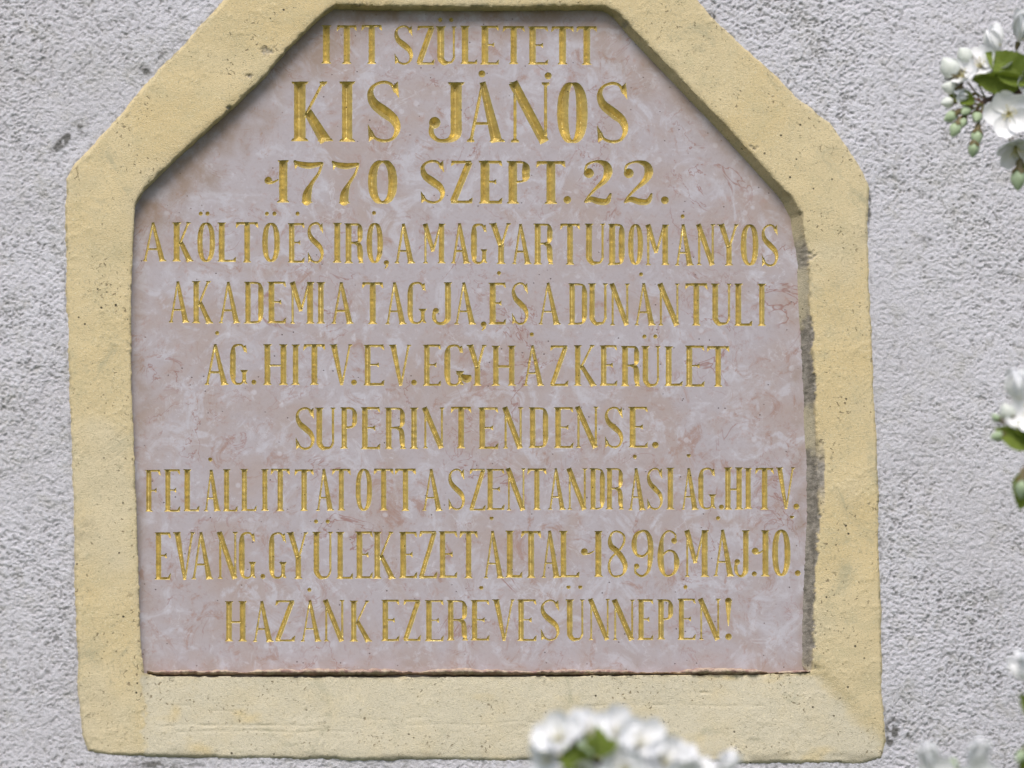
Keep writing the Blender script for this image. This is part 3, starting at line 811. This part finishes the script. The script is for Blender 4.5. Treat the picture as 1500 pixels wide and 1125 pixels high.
# sides and back of the slab
n0 = len(V); ring = np.array(SM, float); F0 = P(ring[:, 0], ring[:, 1], YS); B0 = F0.copy(); B0[:, 1] = YS+0.03
V = np.vstack([V, F0, B0]); m = len(SM)
sides = []
for i in range(m):
    j = (i+1) % m
    sides += [(n0+i, n0+m+i, n0+m+j), (n0+i, n0+m+j, n0+j)]
for i in range(1, m-1): sides.append((n0+m, n0+m+i, n0+m+i+1))
me = mesh_np('marble_tablet', V, np.vstack([rt[:, ::-1], np.array(sides)]), MARBLE, False)
gpx = np.concatenate([rv[:, 0], ring[:, 0], ring[:, 0]]); gpy = np.concatenate([rv[:, 1], ring[:, 1], ring[:, 1]])
# brown edge stain that also paints the recess shade brown on the left slope and the top, and a little at the foot
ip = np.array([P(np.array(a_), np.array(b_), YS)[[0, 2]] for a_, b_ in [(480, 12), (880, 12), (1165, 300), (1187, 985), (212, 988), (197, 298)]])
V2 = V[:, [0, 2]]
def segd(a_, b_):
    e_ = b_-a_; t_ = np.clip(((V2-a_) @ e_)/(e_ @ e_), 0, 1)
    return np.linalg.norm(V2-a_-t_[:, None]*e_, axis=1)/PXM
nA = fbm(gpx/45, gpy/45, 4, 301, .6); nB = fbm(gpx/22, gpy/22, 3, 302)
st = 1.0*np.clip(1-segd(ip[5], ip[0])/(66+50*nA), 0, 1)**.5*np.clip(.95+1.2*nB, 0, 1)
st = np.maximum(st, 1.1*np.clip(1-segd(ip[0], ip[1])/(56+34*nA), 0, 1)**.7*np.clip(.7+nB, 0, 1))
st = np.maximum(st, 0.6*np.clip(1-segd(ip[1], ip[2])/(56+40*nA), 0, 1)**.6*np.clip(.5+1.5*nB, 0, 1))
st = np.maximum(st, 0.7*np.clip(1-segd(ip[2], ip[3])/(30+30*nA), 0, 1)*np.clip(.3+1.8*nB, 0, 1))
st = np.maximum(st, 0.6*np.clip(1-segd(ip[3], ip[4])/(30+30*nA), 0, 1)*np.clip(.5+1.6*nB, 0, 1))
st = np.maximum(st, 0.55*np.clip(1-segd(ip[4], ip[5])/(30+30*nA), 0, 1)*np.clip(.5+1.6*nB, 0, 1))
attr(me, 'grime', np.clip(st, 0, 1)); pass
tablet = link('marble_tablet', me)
tag(tablet, 'pinkish grey marble tablet with gilded incised Hungarian inscription, set in the yellow frame', 'plaque')
mo = link('bedding_mortar', mesh_np('bedding_mortar', bv, bf, mat_simple('pink_mortar', (0.30, 0.18, 0.16), (0.54, 0.43, 0.32), 190, 0.9, 0, 0.0008)), tablet)

cnt = 0
for k, (nm, win) in enumerate(marks):
    D = field[win]; ow = owner[win]
    mine = (ow == k) & (D > -1.0)
    cells = mine[:-1, :-1] | mine[1:, :-1] | mine[:-1, 1:] | mine[1:, 1:]
    # a cell belongs to the mark owning its corner, so neighbouring cuts never overlap
    oc = ow[:-1, :-1]; cells &= (oc == k) | (oc == -1)
    cells &= (np.maximum(np.maximum(D[:-1, :-1], D[1:, :-1]), np.maximum(D[:-1, 1:], D[1:, 1:])) > -0.75)
    if not cells.any(): continue
    gx, gy = np.meshgrid(GXs[win[1]], GYs[win[0]])
    W3 = P(gx, gy, YS)
    dep = np.where(D > 0, D, 0)
    dep = dep*1.2
    Yl = YS + 0.00006 + dep*PXM
    me = grid_mesh(nm, W3[..., 0], Yl, W3[..., 2], cells, GOLD)
    me.polygons.foreach_set('use_smooth', np.zeros(len(me.polygons), bool))
    me.flip_normals()
    link(nm, me, tablet); cnt += len(me.polygons)*2
print('letter tris', cnt, len(marks))

# ------------------------------------------------------------------ cherry blossom
def surf(name, fn, nu, nv, mat, wrap=False):
    vs_, fs = [], []
    for j in range(nv+1):
        for i in range(nu+(0 if wrap else 1)):
            vs_.append(fn(i/nu, j/nv))
    cols = nu if wrap else nu+1
    for j in range(nv):
        for i in range(nu):
            a_ = j*cols+i; b_ = j*cols+(i+1) % cols if wrap else a_+1
            fs.append((a_, b_, b_+cols if not wrap else (j+1)*cols+(i+1) % cols, a_+cols))
    return mesh_np(name, vs_, fs, mat)

def petal_mesh(seed, cup):
    rnd = random.Random(seed)
    a1, a2 = rnd.uniform(-.1, .1), rnd.uniform(0, 6)
    def fn(u_, v_):
        s_ = (u_-.5)*2
        L = v_**0.9
        wd = 0.42*(math.sin(min(1, L*1.02)*math.pi*0.86+0.10)**0.75)+0.03
        if L > .9: wd *= math.sqrt(max(0, 1-((L-.9)/.115)**2))*0.55+0.45
        notch = 0.05*math.exp(-(s_/.25)**2)*sstep(.8, 1, L)
        x_ = s_*wd+a1*L*.3
        z_ = cup*(s_*s_*0.22*wd/.4+L*L*0.38)+0.02*math.sin(6*L+a2+3*s_)-0.05*math.sin(L*math.pi)
        return (x_, L-notch*1.0, z_)
    return surf('petal', fn, 8, 10, PETAL)
PETALS = [petal_mesh(i, c_) for i, c_ in enumerate((.7, 1.0, .5, 1.3))]
PETALS_CUP = [petal_mesh(i+10, c_) for i, c_ in enumerate((2.2, 1.8, 2.6))]

def tube(pts, rads, mat, name, sides_=7):
    vs_, fs = [], []
    pts = [Vector(p) for p in pts]
    for i, p in enumerate(pts):
        tg = (pts[min(i+1, len(pts)-1)]-pts[max(i-1, 0)]).normalized()
        u_ = tg.orthogonal().normalized() if i == 0 else (u_-tg*u_.dot(tg)).normalized()
        v_ = tg.cross(u_)
        for k in range(sides_):
            a_ = 2*math.pi*k/sides_
            vs_.append(p+(u_*math.cos(a_)+v_*math.sin(a_))*rads[i])
    for i in range(len(pts)-1):
        for k in range(sides_):
            k2 = (k+1) % sides_
            fs.append((i*sides_+k, i*sides_+k2, (i+1)*sides_+k2, (i+1)*sides_+k))
    return vs_, fs
def tube_mesh(pts, rads, mat, name, sides_=7):
    a_, b_ = tube(pts, rads, mat, name, sides_); return mesh_np(name, [tuple(q) for q in a_], b_, mat)

def flower_core():
    """unit blossom centre: green calyx cup below, stamens above; petal length = 1"""
    vs_, fs = [], []
    rnd = random.Random(3)
    def add(a_, b_):
        k = len(vs_); vs_.extend([tuple(q) for q in a_]); fs.extend([tuple(x_+k for x_ in f) for f in b_])
    add(*tube([(0, 0, -.38), (0, 0, -.30), (0, 0, -.12), (0, 0, 0.0), (0, 0, .02)], [.03, .085, .12, .10, .01], None, ''))
    me_ = mesh_np('blossom', vs_, fs, SEPAL)
    vs_, fs = [], []
    for i in range(22):
        a_ = rnd.uniform(0, 6.28); r_ = rnd.uniform(.08, .34); h_ = rnd.uniform(.28, .46)
        p0 = (0.04*math.cos(a_), .04*math.sin(a_), 0); p2 = (r_*math.cos(a_), r_*math.sin(a_), h_)
        p1 = tuple((p0[k]+p2[k])/2+(0, 0, .05)[k] for k in range(3))
        add(*tube([p0, p1, p2], [.009, .008, .007], None, '', 4))
        q = Vector(p2)
        add(*tube([q-Vector((0, 0, .025)), q, q+Vector((0, 0, .03))], [.01, .03, .008], None, '', 5))
    return me_, mesh_np('stamens', vs_, fs, STAMEN)
CORE, STAM = flower_core()

def bud_mesh(mat, fat):
    def fn(u_, v_):
        a_ = u_*2*math.pi; t_ = v_
        r_ = fat*math.sin(math.pi*min(1, t_**.85))**.8*(1+.09*math.sin(3*a_+4*t_))
        if t_ >= 1 or t_ <= 0: r_ = 0.001
        return (r_*math.cos(a_), r_*math.sin(a_), t_)
    return surf('bud', fn, 12, 9, mat, True)
BW, BG_ = bud_mesh(BUDW, .39), bud_mesh(BUDG, .33)
def calyx_mesh():
    def fn(u_, v_):
        a_ = u_*2*math.pi
        tip = .5+.5*math.cos(5*a_)
        r_ = [0.05, .12, .19, .16, .30+.06*tip][min(4, int(v_*4+.01))]
        z_ = [-.42, -.34, -.18, -.04, .12+.22*tip][min(4, int(v_*4+.01))]
        return (r_*math.cos(a_), r_*math.sin(a_), z_)
    return surf('calyx', fn, 20, 4, SEPAL, True)
CALYX = calyx_mesh()
def leaf_mesh():
    def fn(u_, v_):
        s_ = (u_-.5)*2; L = v_
        wd = .27*math.sin(math.pi*L**.8)**.9*(1+.05*math.sin(L*70))+.004
        return (s_*wd, L, abs(s_)*wd*.75-.18*L*L+.012*math.sin(L*28)*abs(s_))
    return surf('leaf', fn, 8, 22, LEAF)
LEAFM = leaf_mesh()

def frame(direction, roll=0.0):
    z_ = Vector(direction).normalized()
    q = z_.to_track_quat('Z', 'Y').to_matrix() @ Matrix.Rotation(roll, 3, 'Z')
    return q.to_4x4()
CV = Vector(RM @ np.array([0, 0, 1]))       # towards the camera
CR = Vector(RM @ np.array([1, 0, 0])); CU = Vector(RM @ np.array([0, 1, 0]))

class Branch:
    def __init__(s, label, yd, node_px, twig):
        s.y = yd; s.sc = PXM*(DIST+yd)/DIST      # metres per photo pixel at this depth
        s.rnd = random.Random(int(node_px[0]*7+node_px[1]))
        s.o = empty('blossom_branch', PV(*twig[-1][:2], yd+twig[-1][2]*s.sc))
        tag(s.o, label, 'blossom branch', 'flowering cherry branches in front of the wall')
        s.inv = s.o.location.copy()
        pts = [PV(a_, b_, yd+c_*s.sc)-s.inv for a_, b_, c_ in twig]
        q = []
        for i in range(len(pts)-1):
            for j in range(5):
                q.append(pts[i].lerp(pts[i+1], j/5)+Vector([s.rnd.uniform(-1, 1)*.0008 for _ in range(3)]))
        q.append(pts[-1])
        link('twig', tube_mesh(q, [0.0016+.0026*i/len(q)+(.0006 if i % 5 == 0 else 0) for i in range(len(q))], BARK, 'twig', 9), s.o)
        s.pts = q
    def w(s, px_, py_, dz=0): return PV(px_, py_, s.y+dz*s.sc)-s.inv
    def near(s, p): return min(s.pts, key=lambda q: (q-p).length+(0.01 if q is s.pts[-1] else 0))
    def stalk(s, p):
        b_ = s.near(p); m_ = p.lerp(b_, .5)+Vector((0, 0, -.002))
        if (p-b_).length < .002: return
        link('stalk', tube_mesh([p, p.lerp(m_, .5)+Vector((0, 0, -.0006)), m_, m_.lerp(b_, .5), b_], [.0006]*4+[.0009], SEPAL, 'stalk', 6), s.o)
    def dirv(s, dx, dy, dz): return CR*dx+CU*dy+CV*dz
    def flower(s, px_, py_, rad, face, roll=0, dz=0, cup=False, n=5):
        p = s.w(px_, py_, dz); sc_ = rad*s.sc
        mw = Matrix.Translation(p) @ frame(s.dirv(*face), roll) @ Matrix.Scale(sc_, 4)
        f = link('blossom', CORE, s.o, mw)
        link('stamens', STAM, f)
        for i in range(n):
            k = s.rnd.choice(PETALS_CUP if cup else PETALS)
            tilt_ = s.rnd.uniform(.02, .28)+(0.75 if cup else 0)
            pm = Matrix.Rotation(2*math.pi*i/5+s.rnd.uniform(-.09, .09), 4, 'Z') @ Matrix.Rotation(tilt_, 4, 'X') @ Matrix.Translation((0, .05, 0)) @ Matrix.Diagonal((s.rnd.uniform(1.0, 1.2), s.rnd.uniform(.9, 1.05), 1, 1))
            link('petal', k, f, pm)
        s.stalk(p+ (mw.to_3x3() @ Vector((0, 0, -.36))))
    def bud(s, px_, py_, ln, dr, green=False, dz=0):
        sc_ = ln*s.sc; dv = s.dirv(*dr).normalized()
        p = s.w(px_, py_, dz)-dv*sc_*.5
        mw = Matrix.Translation(p) @ frame(dv, s.rnd.uniform(0, 6)) @ Matrix.Scale(sc_, 4)
        b_ = link('bud', BG_ if green else BW, s.o, mw)
        link('calyx', CALYX, b_)
        s.stalk(p-dv*sc_*.38)
    def leaf(s, xa, ya, xb, yb, dz=0, roll=0.0, wide=1.0):
        p = s.w(xa, ya, dz); q = s.w(xb, yb, dz+4)
        yv = (q-p); L = yv.length; yv.normalize()
        zv = (CV-yv*CV.dot(yv)).normalized(); xv = yv.cross(zv)
        m3 = Matrix((xv, yv, zv)).transposed().to_4x4() @ Matrix.Rotation(roll, 4, 'Y')
        link('leaf', LEAFM, s.o, Matrix.Translation(p) @ m3 @ Matrix.Diagonal((L*wide, L, L, 1)))
        s.stalk(p)

b = Branch('upper right cherry branch with one open white flower, buds and two green leaves', -0.38, (1490, 130), [(1440, 150, 5), (1470, 138, 3), (1502, 130, 0), (1600, 180, 20), (1760, 330, 40), (1900, 620, 60)])
b.flower(1478, 166, 37, (-.12, -.05, 1), 0.35, dz=-34)
b.flower(1487, 215, 34, (.15, -.75, .55), 0.2, dz=-8)
b.flower(1492, 62, 36, (.2, .75, .5), 0.9, dz=0, cup=True)
b.flower(1462, 78, 30, (-.35, .8, .25), 0.5, dz=6, cup=True)
b.flower(1437, 98, 31, (-.35, .5, .7), 0.2, dz=2)
b.flower(1424, 138, 24, (-.7, -.1, .4), 1.2, dz=4, cup=True)
b.flower(1412, 112, 28, (-.45, .5, .7), 0.9, dz=0); b.flower(1462, 100, 30, (-.1, .7, .6), 0.5, dz=4); b.flower(1506, 128, 32, (.5, .3, .8), 0.5, dz=-10)
b.bud(1391, 99, 38, (-.55, .8, .25)); b.bud(1413, 81, 31, (-.5, .65, .5)); b.bud(1391, 128, 26, (-.9, .1, .1)); b.bud(1388, 150, 22, (-.9, -.1, .3))
for q in [(1392, 171, 25, (-.8, -.5, .3)), (1414, 163, 22, (-.5, -.4, .7)), (1431, 172, 24, (-.2, -.5, .8)), (1399, 190, 27, (-.4, -.8, .3)),
          (1431, 202, 27, (-.1, -.9, .3)), (1426, 219, 26, (-.15, -1, .1)), (1410, 180, 20, (-.3, -.6, .5)), (1492, 263, 36, (-.1, -1, .2))]:
    b.bud(*q, green=True, dz=-4)
b.leaf(1506, 124, 1446, 74, -24, .2, 1.2); b.leaf(1500, 116, 1422, 118, -20, -.5, .9); b.leaf(1428, 150, 1390, 138, -6, .2)
b.leaf(1515, 112, 1478, 78, -22, -.4, 1.3); b.leaf(1520, 240, 1486, 268, -2, .2)

b = Branch('small blurred cherry branch tip with white bud and green leaf at middle right edge', -0.55, (1495, 630), [(1478, 628, 0), (1500, 640, 0), (1580, 690, 10), (1740, 800, 30), (1900, 900, 60)])
b.flower(1496, 588, 36, (-.2, .8, .4), .3, dz=0, cup=True); b.flower(1512, 606, 36, (-.4, .3, .8), .8, dz=-10)
b.bud(1476, 603, 30, (-.5, .8, .3)); b.bud(1459, 612, 18, (-.8, .5, .2), green=True); b.bud(1461, 639, 24, (-.9, -.2, .3), green=True)
b.leaf(1512, 656, 1458, 626, -10, .1, 1.0); b.leaf(1520, 646, 1478, 618, -14, .5, .9); b.leaf(1515, 690, 1492, 745, 0, .3, 1.3); b.bud(1497, 715, 34, (-.1, -1, .2), green=True)

b = Branch('cherry branch low at right edge with a white petal and dark leaf', -0.70, (1520, 1050), [(1512, 1040, 0), (1530, 1060, 0), (1600, 1120, 10), (1760, 1200, 30), (1900, 1300, 60)])
b.flower(1512, 998, 32, (-.5, .7, .4), .3, dz=0, cup=True); b.leaf(1524, 1085, 1492, 1136, 0, .4, .9); b.leaf(1515, 1060, 1496, 1012, 4, .4)
b.bud(1496, 1108, 26, (-.4, -.5, .5), green=True)

b = Branch('large blurred cluster of white cherry blossom overlapping the bottom of the yellow frame', -0.85, (900, 1130), [(848, 1112, 0), (890, 1120, 0), (950, 1140, 5), (1040, 1190, 20), (1120, 1320, 40), (1200, 1520, 60)])
b.flower(822, 1083, 40, (-.45, .5, .75), .2, dz=-4); b.flower(806, 1112, 34, (-.75, .0, .6), .6, dz=0)
b.flower(866, 1076, 36, (-.15, .55, .75), .4, dz=8); b.flower(902, 1076, 36, (.2, .55, .75), 1.1, dz=6); b.flower(838, 1074, 30, (-.2, .7, .6), .9, dz=9)
b.flower(934, 1092, 40, (.25, .55, .8), .3, dz=-8); b.flower(972, 1118, 38, (.2, .4, .85), .9, dz=-14); b.flower(915, 1130, 38, (-.1, .2, 1), 1.4, dz=-22)
b.flower(1020, 1130, 30, (.35, .7, .5), .1, dz=-4); b.flower(1052, 1134, 28, (.5, .7, .4), .7, dz=0, cup=True); b.flower(1000, 1148, 40, (.2, .1, 1), .7, dz=-20)
b.flower(846, 1098, 34, (-.2, .6, .6), 1.0, dz=10); b.flower(888, 1094, 34, (.1, .6, .6), .1, dz=14); b.flower(955, 1112, 36, (.3, .7, .5), .5, dz=4)
b.flower(990, 1118, 34, (.1, .8, .5), 1.2, dz=6); b.flower(852, 1150, 38, (-.2, -.1, 1), .7, dz=-18)
b.leaf(878, 1112, 877, 1060, -34, .4, 1.0); b.leaf(870, 1112, 860, 1072, -30, .6, 1.1); b.leaf(866, 1122, 824, 1094, -34, -.2, 1.3); b.leaf(880, 1108, 904, 1080, -32, -.3, 1.1)
b.bud(852, 1096, 24, (-.2, .9, .4), green=True, dz=-34); b.bud(862, 1104, 22, (.2, .6, .7), green=True, dz=-34); b.leaf(846, 1126, 822, 1102, -36, .2, 1.7)

b = Branch('pair of white cherry blossoms just rising over the bottom edge, right of the frame', -0.75, (1395, 1140), [(1380, 1142, 0), (1410, 1150, 0), (1470, 1190, 5), (1560, 1300, 20), (1650, 1480, 40)])
b.flower(1367, 1126, 30, (-.3, .8, .5), .3, dz=0, cup=True); b.flower(1422, 1124, 32, (.3, .85, .4), .8, dz=0, cup=True)
b.flower(1374, 1144, 34, (-.2, .3, .9), .6, dz=-10); b.flower(1432, 1146, 34, (.2, .3, .9), .1, dz=-10); b.bud(1396, 1122, 26, (0, 1, .2), green=True)
